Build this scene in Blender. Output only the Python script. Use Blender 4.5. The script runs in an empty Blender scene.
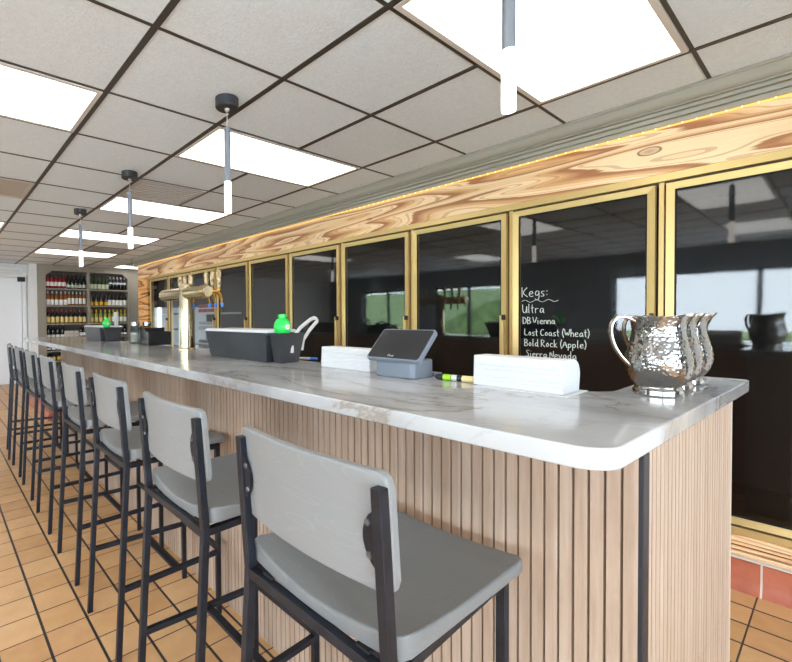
import bpy, bmesh, math, random
from mathutils import Vector, Matrix
random.seed(7)
C = bpy.context.scene.collection
scene = bpy.context.scene
PI = math.pi

# ------------------------------------------------------------------ camera
F_PX, XC, YC, YAW, PITCH, ROLL, EYE = 446.1233, 286.8795, 325.9985, 0.67, 0.0195, 0.0087, 1.27
cam_d = bpy.data.cameras.new('camera'); cam = bpy.data.objects.new('camera', cam_d); C.objects.link(cam)
fw = Vector((math.sin(YAW), math.cos(YAW), 0)); rt = Vector((math.cos(YAW), -math.sin(YAW), 0)); up = Vector((0, 0, 1))
fwd = fw * math.cos(PITCH) - up * math.sin(PITCH)
upv = up * math.cos(PITCH) + fw * math.sin(PITCH)
r2 = rt * math.cos(ROLL) - upv * math.sin(ROLL)
u2 = rt * math.sin(ROLL) + upv * math.cos(ROLL)
M = Matrix((r2, u2, -fwd)).transposed().to_4x4(); M.translation = (0, 0, EYE)
cam.matrix_world = M
cam_d.sensor_width = 36; cam_d.lens = F_PX * 36 / 792
cam_d.shift_x = (396 - XC) / 792; cam_d.shift_y = (YC - 331) / 792
cam_d.clip_start = 0.02
scene.camera = cam
# ------------------------------------------------------------------ world, view
scene.view_settings.view_transform = 'Standard'; scene.view_settings.look = 'None'
scene.view_settings.gamma = 1; scene.view_settings.use_curve_mapping = False
scene.view_settings.exposure = 0.68
w = bpy.data.worlds.new('world'); scene.world = w; w.use_nodes = True
bg = w.node_tree.nodes['Background']; bg.inputs[0].default_value = (0.80, 0.90, 1.0, 1); bg.inputs[1].default_value = 9.0
PANEL = 2.6           # ceiling panel radiance
# room
H = 2.3715; T = 0.6096; GX, GY = 0.6772, 1.0279
XL, XR, YB, YF = -4.0, 4.3, -3.2, 10.25
XW = 2.93
WINDOWS = [(-2.9, 2.75), (4.7, 6.5), (7.1, 8.9)]   # y ranges of the window openings in the left wall
WZ0, WZ1 = 0.80, 1.98
def portal(y0, y1):
    d = bpy.data.lights.new('window_daylight', 'AREA'); d.shape = 'RECTANGLE'
    d.size = y1 - y0; d.size_y = WZ1 - WZ0; d.cycles.is_portal = True
    o = bpy.data.objects.new('window_daylight', d); C.objects.link(o)
    o.matrix_world = Matrix(((0, 0, -1, XL - 0.2), (1, 0, 0, (y0 + y1) / 2), (0, -1, 0, (WZ0 + WZ1) / 2), (0, 0, 0, 1)))
    # area light shines along its local -Z: here towards +X
for a, b in WINDOWS: portal(a, b)
BW = (-3.7, 1.4, .25, 2.15)     # unseen window added behind the camera to brighten the ceiling
d = bpy.data.lights.new('added_window_daylight', 'AREA'); d.shape = 'RECTANGLE'; d.size = BW[1]-BW[0]; d.size_y = BW[3]-BW[2]; d.cycles.is_portal = True
o = bpy.data.objects.new('added_window_daylight', d); C.objects.link(o)
o.matrix_world = Matrix(((1, 0, 0, (BW[0]+BW[1])/2), (0, 0, -1, YB-.2), (0, 1, 0, (BW[2]+BW[3])/2), (0, 0, 0, 1)))

# ------------------------------------------------------------------ mesh builder
class MB:
    def __init__(self): self.bm = bmesh.new()
    def faces(self, vs, fs):
        v = [self.bm.verts.new(p) for p in vs]
        for f in fs:
            try: self.bm.faces.new([v[i] for i in f])
            except ValueError: pass
        return self
    def box(self, x0, x1, y0, y1, z0, z1):
        return self.hexa([(x0,y0,z0),(x1,y0,z0),(x1,y1,z0),(x0,y1,z0)], [(x0,y0,z1),(x1,y0,z1),(x1,y1,z1),(x0,y1,z1)])
    def hexa(self, b, t):
        return self.faces(list(b)+list(t), [(3,2,1,0),(4,5,6,7),(0,1,5,4),(1,2,6,5),(2,3,7,6),(3,0,4,7)])
    def prism(self, poly, axis, a, b):
        # poly: 2D points, extruded along axis from a to b; axis 'x': (y,z), 'y': (x,z), 'z': (x,y)
        def P(p, t):
            return {'x': (t, p[0], p[1]), 'y': (p[0], t, p[1]), 'z': (p[0], p[1], t)}[axis]
        n = len(poly)
        self.faces([P(p, a) for p in poly]+[P(p, b) for p in poly],
                   [tuple(range(n))[::-1], tuple(range(n, 2*n))]+[(i, (i+1) % n, n+(i+1) % n, n+i) for i in range(n)])
        return self
    def tube(self, pts, r, n=8, closed=False, squash=None, up=None, caps=True):
        pts = [Vector(p) for p in pts]; m = len(pts)
        rs = r if isinstance(r, (list, tuple)) else [r]*m
        rings = []; prev = None
        for i, p in enumerate(pts):
            if closed: t = pts[(i+1) % m] - pts[i-1]
            else: t = pts[min(i+1, m-1)] - pts[max(i-1, 0)]
            t.normalize()
            if prev is None:
                a = Vector(up) if up else (Vector((0,0,1)) if abs(t.z) < .9 else Vector((1,0,0)))
            else: a = prev
            e1 = (a - t*a.dot(t)).normalized(); prev = e1; e2 = t.cross(e1)
            sq = squash or (1, 1)
            rings.append([self.bm.verts.new(p + (e1*math.cos(2*PI*(k+.5)/n)*sq[0] + e2*math.sin(2*PI*(k+.5)/n)*sq[1])*rs[i]) for k in range(n)])
        for i in range(m if closed else m-1):
            A, B = rings[i], rings[(i+1) % m]
            for k in range(n): self.bm.faces.new((A[k], A[(k+1) % n], B[(k+1) % n], B[k]))
        if not closed and caps:
            self.bm.faces.new(rings[0][::-1]); self.bm.faces.new(rings[-1])
        return self
    def bar(self, p, q, wx, up=None):      # square tube
        return self.tube([p, q], wx*.7071, 4, up=up)
    def lathe(self, prof, c=(0,0,0), n=24, fn=None, axis='z'):
        rings = []
        for r, z in prof:
            ring = []
            for k in range(n):
                a = 2*PI*k/n; x, y, zz = r*math.cos(a), r*math.sin(a), z
                if fn: x, y, zz = fn(x, y, zz, a)
                if axis == 'y': x, y, zz = x, zz, y
                if axis == 'x': x, y, zz = zz, x, y
                ring.append(self.bm.verts.new((c[0]+x, c[1]+y, c[2]+zz)))
            rings.append(ring)
        for A, B in zip(rings, rings[1:]):
            for k in range(n): self.bm.faces.new((A[k], A[(k+1) % n], B[(k+1) % n], B[k]))
        if prof[0][0] > 1e-6: self.bm.faces.new(rings[0][::-1])
        if prof[-1][0] > 1e-6: self.bm.faces.new(rings[-1])
        return self
    def build(self, name, m, parent=None, loc=None, bevel=0, seg=2, smooth=True, angle=35):
        bmesh.ops.remove_doubles(self.bm, verts=self.bm.verts, dist=1e-6)
        bmesh.ops.recalc_face_normals(self.bm, faces=self.bm.faces)
        me = bpy.data.meshes.new(name); self.bm.to_mesh(me); self.bm.free()
        me.materials.append(m)
        if smooth:
            for p in me.polygons: p.use_smooth = True
            me.set_sharp_from_angle(angle=math.radians(angle))
        o = bpy.data.objects.new(name, me); C.objects.link(o)
        if parent: o.parent = parent
        if loc: o.location = loc
        if bevel:
            b = o.modifiers.new('bevel', 'BEVEL'); b.width = bevel; b.segments = seg; b.limit_method = 'ANGLE'; b.angle_limit = math.radians(40)
            b.harden_normals = True
        return o
def rrect(x0, x1, y0, y1, r, n=5):
    pts = []
    for cx, cy, a0 in ((x1-r, y1-r, 0), (x0+r, y1-r, 90), (x0+r, y0+r, 180), (x1-r, y0+r, 270)):
        for i in range(n+1):
            a = math.radians(a0 + 90*i/n); pts.append((cx+r*math.cos(a), cy+r*math.sin(a)))
    return pts
def tag(o, label=None, cat=None, group=None, kind=None):
    if label: o['label'] = label
    if cat: o['category'] = cat
    if group: o['group'] = group
    if kind: o['kind'] = kind
    return o
def struct(o): o['kind'] = 'structure'; return o
def empty(name, loc, label=None, cat=None, group=None, rz=0):
    o = bpy.data.objects.new(name, None); C.objects.link(o); o.location = loc; o.rotation_euler = (0, 0, rz)
    o.empty_display_size = .1
    return tag(o, label, cat, group)
def dup(root, loc, rz=0, label=None, group=None):
    r = root.copy(); C.objects.link(r); r.location = loc; r.rotation_euler = (0, 0, rz)
    if label: r['label'] = label
    if group: r['group'] = group
    for ch in list(root.children):
        c = ch.copy(); C.objects.link(c); c.parent = r
        for g in list(ch.children):
            d = g.copy(); C.objects.link(d); d.parent = c
    return r

# ------------------------------------------------------------------ materials
def s2l(c):
    return tuple((v/255/12.92 if v <= 10 else ((v/255+.055)/1.055)**2.4) for v in c) + (1,)
def mat(name, col, rough=.5, metal=0, **kw):
    m = bpy.data.materials.new(name); m.use_nodes = True
    b = m.node_tree.nodes['Principled BSDF']
    b.inputs['Base Color'].default_value = s2l(col); b.inputs['Roughness'].default_value = rough; b.inputs['Metallic'].default_value = metal
    for k, v in kw.items(): b.inputs[k.replace('_', ' ')].default_value = v
    return m
class N:
    def __init__(self, m): self.t = m.node_tree; self.b = self.t.nodes.get('Principled BSDF')
    def new(self, ty, **kw):
        n = self.t.nodes.new(ty)
        for k, v in kw.items(): setattr(n, k, v)
        return n
    def link(self, a, b): self.t.links.new(a, b)
    def coord(self, scale=(1,1,1), loc=(0,0,0), kind='Object'):
        tc = self.new('ShaderNodeTexCoord'); mp = self.new('ShaderNodeMapping')
        mp.inputs['Scale'].default_value = scale; mp.inputs['Location'].default_value = loc
        self.link(tc.outputs[kind], mp.inputs[0]); return mp.outputs[0]
    def noise(self, vec, scale, detail=4, rough=.55, dist=0):
        n = self.new('ShaderNodeTexNoise'); n.inputs['Scale'].default_value = scale; n.inputs['Detail'].default_value = detail
        n.inputs['Roughness'].default_value = rough; n.inputs['Distortion'].default_value = dist
        if vec is not None: self.link(vec, n.inputs['Vector'])
        return n.outputs['Fac']
    def ramp(self, fac, stops, interp='LINEAR'):
        r = self.new('ShaderNodeValToRGB'); r.color_ramp.interpolation = interp
        e = r.color_ramp.elements
        while len(e) < len(stops): e.new(.5)
        for el, (p, c) in zip(e, stops): el.position = p; el.color = s2l(c) if len(c) == 3 else c
        self.link(fac, r.inputs[0]); return r.outputs[0]
    def math(self, op, a, b=None, c=None):
        n = self.new('ShaderNodeMath', operation=op)
        for i, v in enumerate((a, b, c)):
            if v is None: continue
            if isinstance(v, (int, float)): n.inputs[i].default_value = v
            else: self.link(v, n.inputs[i])
        return n.outputs[0]
    def mix(self, fac, a, b, blend='MIX'):
        n = self.new('ShaderNodeMix', data_type='RGBA', blend_type=blend)
        for s, v in ((n.inputs[0], fac), (n.inputs[6], a), (n.inputs[7], b)):
            if isinstance(v, (int, float)): s.default_value = v
            elif isinstance(v, tuple): s.default_value = v
            else: self.link(v, s)
        return n.outputs[2]
    def bump(self, h, strength=.3, dist=.01):
        n = self.new('ShaderNodeBump'); n.inputs['Strength'].default_value = strength; n.inputs['Distance'].default_value = dist
        self.link(h, n.inputs['Height']); self.link(n.outputs[0], self.b.inputs['Normal'])
    def sep(self, vec):
        n = self.new('ShaderNodeSeparateXYZ'); self.link(vec, n.inputs[0]); return n.outputs
    def col(self, c): self.link(c, self.b.inputs['Base Color'])
def emis(name, col, strength):
    m = mat(name, (0, 0, 0)); b = m.node_tree.nodes['Principled BSDF']
    b.inputs['Emission Color'].default_value = s2l(col); b.inputs['Emission Strength'].default_value = strength
    return m

# ceiling tile
m_tile = mat('ceiling_tile', (240, 239, 238), .95); n = N(m_tile)
v = n.coord(); n.col(n.ramp(n.noise(v, 55, 5, .7), [(.3, (224, 232, 236)), (.7, (236, 244, 248))])); n.bump(n.noise(v, 80, 6, .75), .55, .012)
m_tee = mat('ceiling_tee', (62, 58, 54), .5)
m_panelframe = mat('light_frame', (215, 210, 203), .5)
m_diff = emis('light_diffuser', (255, 252, 246), PANEL)
m_vent = mat('vent_metal', (176, 170, 162), .35)
m_ventdark = mat('vent_gap', (120, 114, 106), .6)
# floor tile
m_floor = mat('quarry_tile', (205, 150, 100), .42); n = N(m_floor)
tc = n.coord(); s = n.sep(tc); FX, FY, FT = .3292, 1.8484, .1604
def cell(sock, o): return n.math('DIVIDE', n.math('SUBTRACT', sock, o - 40*FT), FT)
cx, cy = cell(s[0], FX), cell(s[1], FY)
def edge(sock, wd):
    fr = n.math('FRACT', n.math('ADD', sock, .5)); return n.math('LESS_THAN', n.math('ABSOLUTE', n.math('SUBTRACT', fr, .5)), wd/FT/2)
g = n.math('MAXIMUM', edge(cx, .0105), edge(cy, .0055))
comb = n.new('ShaderNodeCombineXYZ'); n.link(n.math('FLOOR', cx), comb.inputs[0]); n.link(n.math('FLOOR', cy), comb.inputs[1])
wn = n.new('ShaderNodeTexWhiteNoise'); n.link(comb.outputs[0], wn.inputs['Vector'])
base = n.ramp(wn.outputs['Value'], [(0, (190, 140, 92)), (.35, (210, 160, 108)), (.7, (219, 174, 126)), (1, (200, 148, 102))])
base = n.mix(.35, base, n.ramp(n.noise(tc, 9, 5), [(.3, (190, 145, 96)), (.7, (226, 186, 136))]))
n.col(n.mix(g, base, s2l((52, 48, 46))))
n.bump(n.math('ADD', n.math('MULTIPLY', n.math('SUBTRACT', 1, g), 1), n.math('MULTIPLY', n.noise(tc, 60, 4), .15)), .5, .003)
# painted
m_white = mat('white_wall', (232, 232, 232), .6); n = N(m_white); n.bump(n.noise(n.coord(), 25, 4), .08, .004)
m_wallgrey = mat('grey_wall', (150, 146, 136), .6)
m_room = mat('dining_room_wall', (140, 148, 158), .7)
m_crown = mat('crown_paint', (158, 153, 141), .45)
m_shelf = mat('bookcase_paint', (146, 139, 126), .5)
m_shelfback = mat('bookcase_back_paint', (92, 87, 78), .6)
m_doorwhite = mat('white_door_paint', (236, 238, 242), .35)
m_pipe = mat('white_pipe', (236, 236, 234), .4)
# marble
m_marble = mat('marble', (232, 230, 228), .13, Specular_IOR_Level=.35); n = N(m_marble); b_ = n.coord((1.0, .55, 1))
warp = n.noise(b_, 2.2, 5, .6)
vein1 = n.math('ABSOLUTE', n.math('SUBTRACT', n.noise(b_, 1.6, 7, .62, 1.1), .5))
vein2 = n.math('ABSOLUTE', n.math('SUBTRACT', n.noise(n.coord((1.1, .6, 1), (3.1, 7.7, 0)), 3.2, 6, .6, 1.4), .5))
c0 = n.ramp(warp, [(.34, (138, 139, 142)), (.47, (170, 170, 171)), (.58, (186, 186, 186)), (.75, (194, 194, 193))])
c1 = n.mix(n.ramp(vein1, [(0, (225,225,225)), (.012, (110,110,110)), (.045, (0,0,0))]), c0, s2l((136, 122, 106)))
c2 = n.mix(n.ramp(vein2, [(0, (150,150,150)), (.015, (60,60,60)), (.05, (0,0,0))]), c1, s2l((150, 150, 152)))
n.col(c2)
# oak slat
m_oak = mat('pale_oak_slats', (208, 184, 160), .5); n = N(m_oak); vo = n.coord((30, 30, 2.2))
so = n.sep(n.coord()); strip = n.math('FLOOR', n.math('DIVIDE', n.math('ADD', so[0], so[1]), .027))
wn = n.new('ShaderNodeTexWhiteNoise', noise_dimensions='1D'); n.link(strip, wn.inputs['W'])
cA = n.ramp(n.noise(vo, 2.2, 6, .65), [(.28, (148, 123, 104)), (.5, (172, 148, 128)), (.75, (188, 168, 151))])
cB = n.ramp(wn.outputs['Value'], [(0, (158, 133, 112)), (1, (186, 167, 151))])
n.col(n.mix(.4, cA, cB)); n.bump(n.noise(vo, 3, 5), .12, .002)
m_oak_end = m_oak
m_groove = mat('groove_stain', (190, 152, 118), .6)
m_walnut = mat('grey_brown_panel', (150, 128, 112), .5); n = N(m_walnut)
n.col(n.ramp(n.noise(n.coord((25, 25, 1.5)), 2.5, 5), [(.3, (128, 106, 90)), (.7, (170, 148, 130))]))
# charred pine
def pine(name, off, light, mid, dark, freq=11):
    m = mat(name, mid, .5); n = N(m)
    vv = n.coord((1.2, .26, 3.0), off); f1 = n.noise(vv, 1.5, 2, .42, .2)
    fine = n.noise(n.coord((8, 1.2, 110), off), 1.6, 4)
    lines = n.math('FRACT', n.math('MULTIPLY', f1, freq*4))
    ring = n.math('FRACT', n.math('ADD', n.math('MULTIPLY', f1, freq), n.math('MULTIPLY', fine, .12)))
    col = n.ramp(ring, [(0, light), (.30, light), (.62, mid), (.86, dark), (.95, dark), (1, light)])
    col = n.mix(n.math('MULTIPLY', n.math('LESS_THAN', lines, .22), .42), col, s2l(dark))
    col = n.mix(n.ramp(fine, [(.42, (0,0,0)), (.70, (120,120,120))]), col, s2l(mid))
    patch = n.ramp(n.noise(n.coord((1, .9, 2.2), off), 1.7, 3), [(.50, (0,0,0)), (.75, (220,220,220))])
    col = n.mix(n.math('MULTIPLY', patch, .25), col, s2l(dark))
    sw = n.sep(n.coord()); saw = n.math('SINE', n.math('MULTIPLY', sw[1], 210))
    n.col(col); n.bump(n.math('ADD', ring, n.math('MULTIPLY', saw, .4)), .18, .003); return m, n, col
m_pine, n, pcol = pine('charred_pine', (2.3, .7, .1), (240, 210, 168), (220, 172, 120), (160, 102, 64))
# knots with their own shape
sp = n.sep(n.coord()); out = pcol
for ky, kz, ry, rz_ in ((.655, 2.115, .055, .022), (4.55, 2.07, .075, .030), (2.55, 2.10, .03, .012), (1.9, 2.13, .02, .010), (5.9, 2.08, .03, .014)):
    dy = n.math('DIVIDE', n.math('SUBTRACT', sp[1], ky), ry); dz = n.math('DIVIDE', n.math('SUBTRACT', sp[2], kz), rz_)
    d = n.math('SQRT', n.math('ADD', n.math('MULTIPLY', dy, dy), n.math('MULTIPLY', dz, dz)))
    d = n.math('ADD', d, n.math('MULTIPLY', n.noise(n.coord((1, 1, 3)), 14, 3), .25))
    out = n.mix(n.ramp(d, [(.0, (225,225,225)), (.75, (190,190,190)), (.95, (255,255,255)), (1.0, (255,255,255)), ]), out, out) if False else n.mix(n.ramp(n.math('MULTIPLY', d, .5), [(.0, (210,210,210)), (.40, (150,150,150)), (.50, (255,255,255)), (.58, (0,0,0))]), out, s2l((122, 70, 44)))
n.col(out)
m_pine2, _, _ = pine('orange_pine', (9.1, 3.3, 4.2), (240, 186, 120), (222, 150, 82), (112, 58, 30), 8)
m_pinestrip, _, _ = pine('base_pine', (5.1, 1.3, 2.2), (246, 206, 160), (232, 176, 122), (150, 92, 58), 8)
# metals, plastics
m_gold = mat('gold_anodised', (206, 178, 120), .36, .5)
m_golddark = mat('dark_gold_gasket', (70, 56, 34), .6)  # dark brown tone for the strips between rail and doors
m_brass = mat('polished_brass', (214, 172, 96), .18, 1)
m_champ = mat('champagne_metal', (198, 184, 154), .2, 1)
m_steel = mat('steel', (150, 150, 150), .25, 1)
m_frame = mat('stool_frame_metal', (50, 53, 62), .42, .25); n = N(m_frame)
n.col(n.ramp(n.noise(n.coord(), 30, 4), [(.35, (18, 21, 29)), (.7, (30, 35, 46))]))
m_bolt = mat('bolt_metal', (110, 112, 118), .35, .8)
m_foot = mat('rubber_foot', (24, 24, 26), .7)
def greywood(name, a, b):
    m = mat(name, a, .48 if 'back' in name else .36); n = N(m); vv = n.coord((3.0, .9, 5.5)); f1 = n.noise(vv, 2.1, 2, .45)
    r = n.math('FRACT', n.math('MULTIPLY', f1, 24)); n.col(n.ramp(r, [(0, a), (.8, a), (.93, b), (1, a)])); n.bump(r, .12, .002); return m
m_back = greywood('grey_painted_ash_backrest', (126, 127, 127), (131, 132, 133))
m_seat = greywood('grey_painted_ash_seat', (112, 114, 115), (117, 119, 120))
m_black = mat('black_metal', (24, 25, 31), .5)
m_pend = mat('pendant_grey_metal', (126, 132, 142), .4, .2)
m_canopy = mat('canopy_black', (52, 54, 58), .5)
m_wire = mat('pendant_cable', (205, 200, 194), .4)
m_plast = mat('black_plastic', (46, 48, 52), .3); n = N(m_plast); n.col(n.ramp(n.noise(n.coord(), 6, 3), [(.3, (38, 40, 44)), (.7, (58, 60, 64))]))
m_caddy = mat('glossy_black_acrylic', (30, 30, 32), .15)
m_lid = mat('frosted_lid', (206, 208, 212), .3)
m_lime = mat('lime_green_plastic', (34, 205, 84), .3, 0, Subsurface_Weight=.1)
m_whitep = mat('white_plastic', (196, 195, 190), .35)
m_napkin = mat('white_paper', (208, 209, 211), .8); n = N(m_napkin)
sn = n.sep(n.coord()); wv = n.math('SINE', n.math('MULTIPLY', n.math('ADD', sn[2], n.math('MULTIPLY', n.noise(n.coord((1, 6, 1)), 3, 2), .006)), 900)); n.bump(wv, .25, .002)
m_pos = mat('pos_grey_plastic', (112, 120, 132), .4)
m_screen = mat('dark_screen', (44, 44, 46), .18)
m_markw = mat('marker_label', (150, 205, 30), .4)
m_tan = mat('marker_cap_tan', (222, 200, 140), .4)
m_blue = mat('blue_plastic', (44, 116, 205), .35)
m_chalk = mat('chalk_pen', (214, 226, 218), .7)
m_red = mat('red_cove_tile', (176, 98, 74), .35); n = N(m_red); sv = n.sep(n.coord())
fr = n.math('FRACT', n.math('DIVIDE', n.math('SUBTRACT', sv[1], .2342-16.04), .1604)); gg = n.math('GREATER_THAN', n.math('ABSOLUTE', n.math('SUBTRACT', fr, .5)), .478)
n.col(n.mix(gg, n.ramp(n.noise(n.coord(), 8, 4), [(.3, (160, 86, 66)), (.7, (190, 112, 86))]), s2l((205, 196, 186))))
m_grout = mat('white_grout', (210, 202, 192), .7)
m_led = emis('led_warm', (255, 190, 96), 1.1)
m_ledbulb = emis('led_bulb', (255, 226, 170), 2.5)
m_inside = mat('cooler_inside_black', (14, 14, 16), .8)
m_coolwhite = mat('cooler_white', (225, 230, 232), .5)
m_tubelight = emis('cooler_tube', (236, 244, 250), 2.0)
# hammered steel
m_ham = mat('hammered_steel', (150, 148, 146), .10, 1); n = N(m_ham)
vo = n.new('ShaderNodeTexVoronoi'); vo.inputs['Scale'].default_value = 130; vo.feature = 'SMOOTH_F1'; n.link(n.coord(), vo.inputs['Vector'])
n.bump(n.math('MULTIPLY', vo.outputs['Distance'], -1), .40, .005)
m_chrome = mat('polished_steel', (186, 184, 181), .08, 1)
# crystal of the pendants: lit acrylic with bubbles
m_cryst = emis('lit_acrylic', (255, 240, 222), 2.6); n = N(m_cryst)
vo = n.new('ShaderNodeTexVoronoi'); vo.inputs['Scale'].default_value = 70; n.link(n.coord(), vo.inputs['Vector'])
n.link(n.ramp(vo.outputs['Distance'], [(.1, (236, 196, 160)), (.35, (255, 246, 236))]), n.b.inputs['Emission Color'])
# glass of cooler doors
def glassmat(name, tint, ior=1.62, rough=.025, wob=0.0):
    m = bpy.data.materials.new(name); m.use_nodes = True; t = m.node_tree; t.nodes.remove(t.nodes['Principled BSDF'])
    o = t.nodes['Material Output']; fz = t.nodes.new('ShaderNodeFresnel'); fz.inputs[0].default_value = ior
    tr = t.nodes.new('ShaderNodeBsdfTransparent'); tr.inputs[0].default_value = tint
    gl = t.nodes.new('ShaderNodeBsdfGlossy'); gl.inputs['Roughness'].default_value = rough
    mx = t.nodes.new('ShaderNodeMixShader'); ge = t.nodes.new('ShaderNodeNewGeometry'); mm = t.nodes.new('ShaderNodeMath'); mm.operation = 'SUBTRACT'; mm.use_clamp = True; t.links.new(fz.outputs[0], mm.inputs[0]); t.links.new(ge.outputs['Backfacing'], mm.inputs[1]); t.links.new(mm.outputs[0], mx.inputs[0]); t.links.new(tr.outputs[0], mx.inputs[1]); t.links.new(gl.outputs[0], mx.inputs[2])
    if wob:
        nz = t.nodes.new('ShaderNodeTexNoise'); nz.inputs['Scale'].default_value = 2.2; tcn = t.nodes.new('ShaderNodeTexCoord'); t.links.new(tcn.outputs['Object'], nz.inputs['Vector'])
        bp = t.nodes.new('ShaderNodeBump'); bp.inputs['Strength'].default_value = wob; bp.inputs['Distance'].default_value = .01
        t.links.new(nz.outputs[0], bp.inputs['Height']); t.links.new(bp.outputs[0], gl.inputs['Normal'])
    t.links.new(mx.outputs[0], o.inputs[0]); return m
m_glass = glassmat('cooler_glass', (.80, .82, .83, 1), 1.78, .035, .04)
m_pane = glassmat('window_pane', (.97, .98, .98, 1), 1.3, 0)
m_clear = glassmat('jar_glass', (.80, .84, .84, 1), 1.5, .02)

# ------------------------------------------------------------------ the shell
struct(MB().box(XL-.2, XR, YB-.2, YF+.2, -.08, 0).build('floor', m_floor, smooth=False))
struct(MB().box(XL-.2, XR, YB-.2, YF+.2, H, H+.08).build('ceiling', m_tile, smooth=False))
tee = MB()
i0, i1, j0, j1 = -7, 4, -6, 15
for i in range(i0, i1):
    x = GX + T*i
    if x > 2.86: continue
    tee.box(x-.013, x+.013, YB, YF, H-.004, H+.001)
for j in range(j0, j1+1):
    y = GY + T*j
    if YB < y < YF: tee.box(XL, 2.865 if y < 8.2 else 4.2, y-.0075, y+.0075, H-.0032, H+.001)
for x in (GX+4*T, GX+5*T): tee.box(x-.013, x+.013, 8.25, YF, H-.004, H+.001)
struct(tee.build('trim_1', m_tee, smooth=False))
# left wall with three window openings
wl = MB()
ys = [YB] + [t for ab in WINDOWS for t in ab] + [YF]
for a, b in zip(ys[0::2], ys[1::2]): wl.box(XL-.2, XL, a, b, 0, H)
for a, b in WINDOWS:
    wl.box(XL-.2, XL, a, b, 0, WZ0); wl.box(XL-.2, XL, a, b, WZ1, H)
struct(wl.build('wall_left', m_room, smooth=False))
for k, (a, b) in enumerate(WINDOWS):
    e = struct(empty('window_%d' % (k+1), (XL-.1, (a+b)/2, WZ0)))
    fr_ = MB(); hw = (b-a)/2; hz = WZ1-WZ0
    for (p, q, r_, t_) in ((-hw, hw, 0, .05), (-hw, hw, hz-.05, hz), (-hw, -hw+.05, .05, hz-.05), (hw-.05, hw, .05, hz-.05)):
        fr_.box(-.03, .03, p, q, r_, t_)
    nmul = 2 if hw > 1.5 else 1
    for q in range(1, nmul+1):
        yy = -hw + 2*hw*q/(nmul+1); fr_.box(-.03, .03, yy-.03, yy+.03, .05, hz-.05)
    fr_.build('window_frame', m_black, e, smooth=False)
    MB().box(-.004, .004, -hw+.05, hw-.05, .05, hz-.05).build('pane', m_pane, e, smooth=False)
wb = MB().box(XL-.2, BW[0], YB-.2, YB, 0, H).box(BW[1], XR, YB-.2, YB, 0, H).box(BW[0], BW[1], YB-.2, YB, 0, BW[2]).box(BW[0], BW[1], YB-.2, YB, BW[3], H)
struct(wb.build('wall_back', m_room, smooth=False))
e = struct(empty('window_4', ((BW[0]+BW[1])/2, YB-.1, BW[2])))  # frame and pane of the unseen glazing added for extra daylight
fr_ = MB(); hw = (BW[1]-BW[0])/2; hz = BW[3]-BW[2]
for k in range(5): fr_.box(-hw+k*hw/2-.03+(.03 if k == 0 else -.03 if k == 4 else 0), -hw+k*hw/2+.03+(.03 if k == 0 else -.03 if k == 4 else 0), -.03, .03, 0, hz)
fr_.box(-hw, hw, -.03, .03, 0, .05).box(-hw, hw, -.03, .03, hz-.05, hz)
fr_.build('window_frame', m_black, e, smooth=False)
MB().box(-hw+.05, hw-.05, -.004, .004, .05, hz-.05).build('pane', m_pane, e, smooth=False)
struct(MB().box(XL-.2, XR, YF, YF+.2, 0, H).build('wall_far', m_white, smooth=False))
struct(MB().box(XR, XR+.15, YB, YF, 0, H).build('wall_right', m_wallgrey, smooth=False))
struct(MB().box(XW, XR, YB, -.30, 0, H).build('wall_near', m_white, smooth=False))
# outside the windows: lawn, car park and a hedge line
m_lawn = mat('lawn', (150, 170, 110), .9); m_bright_ground = mat('bright_ground', (222, 224, 228), .9)  # pavement near white in place of sunlight, to bounce light onto the ceiling
m_hedge = mat('hedge_leaves', (70, 104, 52), .9); n = N(m_hedge); n.col(n.ramp(n.noise(n.coord(), 3, 6), [(.35, (70, 96, 54)), (.7, (150, 176, 116))]))
struct(MB().box(XL-.1, 12, -16, YB-.22, -.3, -.2).build('pavement_ground', m_bright_ground, smooth=False))
struct(MB().box(XL-12, XL-.22, -12, 30, -.3, -.2).build('parking_ground', m_bright_ground, smooth=False))
struct(MB().box(XL-40, XL-12, -20, 14.5, -.3, -.15).build('lawn_ground', m_lawn, smooth=False))
struct(MB().prism([(XL-9, -.3), (XL-9, -.15), (XL-16, 1.6), (XL-24, 3.4), (XL-26, -.3)], 'y', 14.5, 60).build('grass_bank_ground', m_hedge, smooth=False))

# crown moulding along the cooler wall
prof = [(2.865, H), (2.860, H-.010), (2.860, H-.014), (2.866, H-.018)]
prof += [(2.866+.030*(1-math.cos(PI/2*i/8)), H-.018-.048*math.sin(PI/2*i/8)) for i in range(1, 9)]
prof += [(2.890, H-.068), (2.890, H-.076), (2.906, H-.078), (2.906, H-.083), (2.897, H-.085), (2.897, H-.097), (2.914, H-.099), (2.914, H-.104),
         (2.905, H-.106), (2.905, H-.123), (2.921, H-.125), (2.921, H-.129), (2.914, H-.131), (2.914, H-.1495), (XW+.05, H-.1495), (XW+.05, H)]
struct(MB().prism(prof, 'y', -1.2, 8.22).build('trim_2', m_crown, smooth=True, angle=30))

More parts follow.
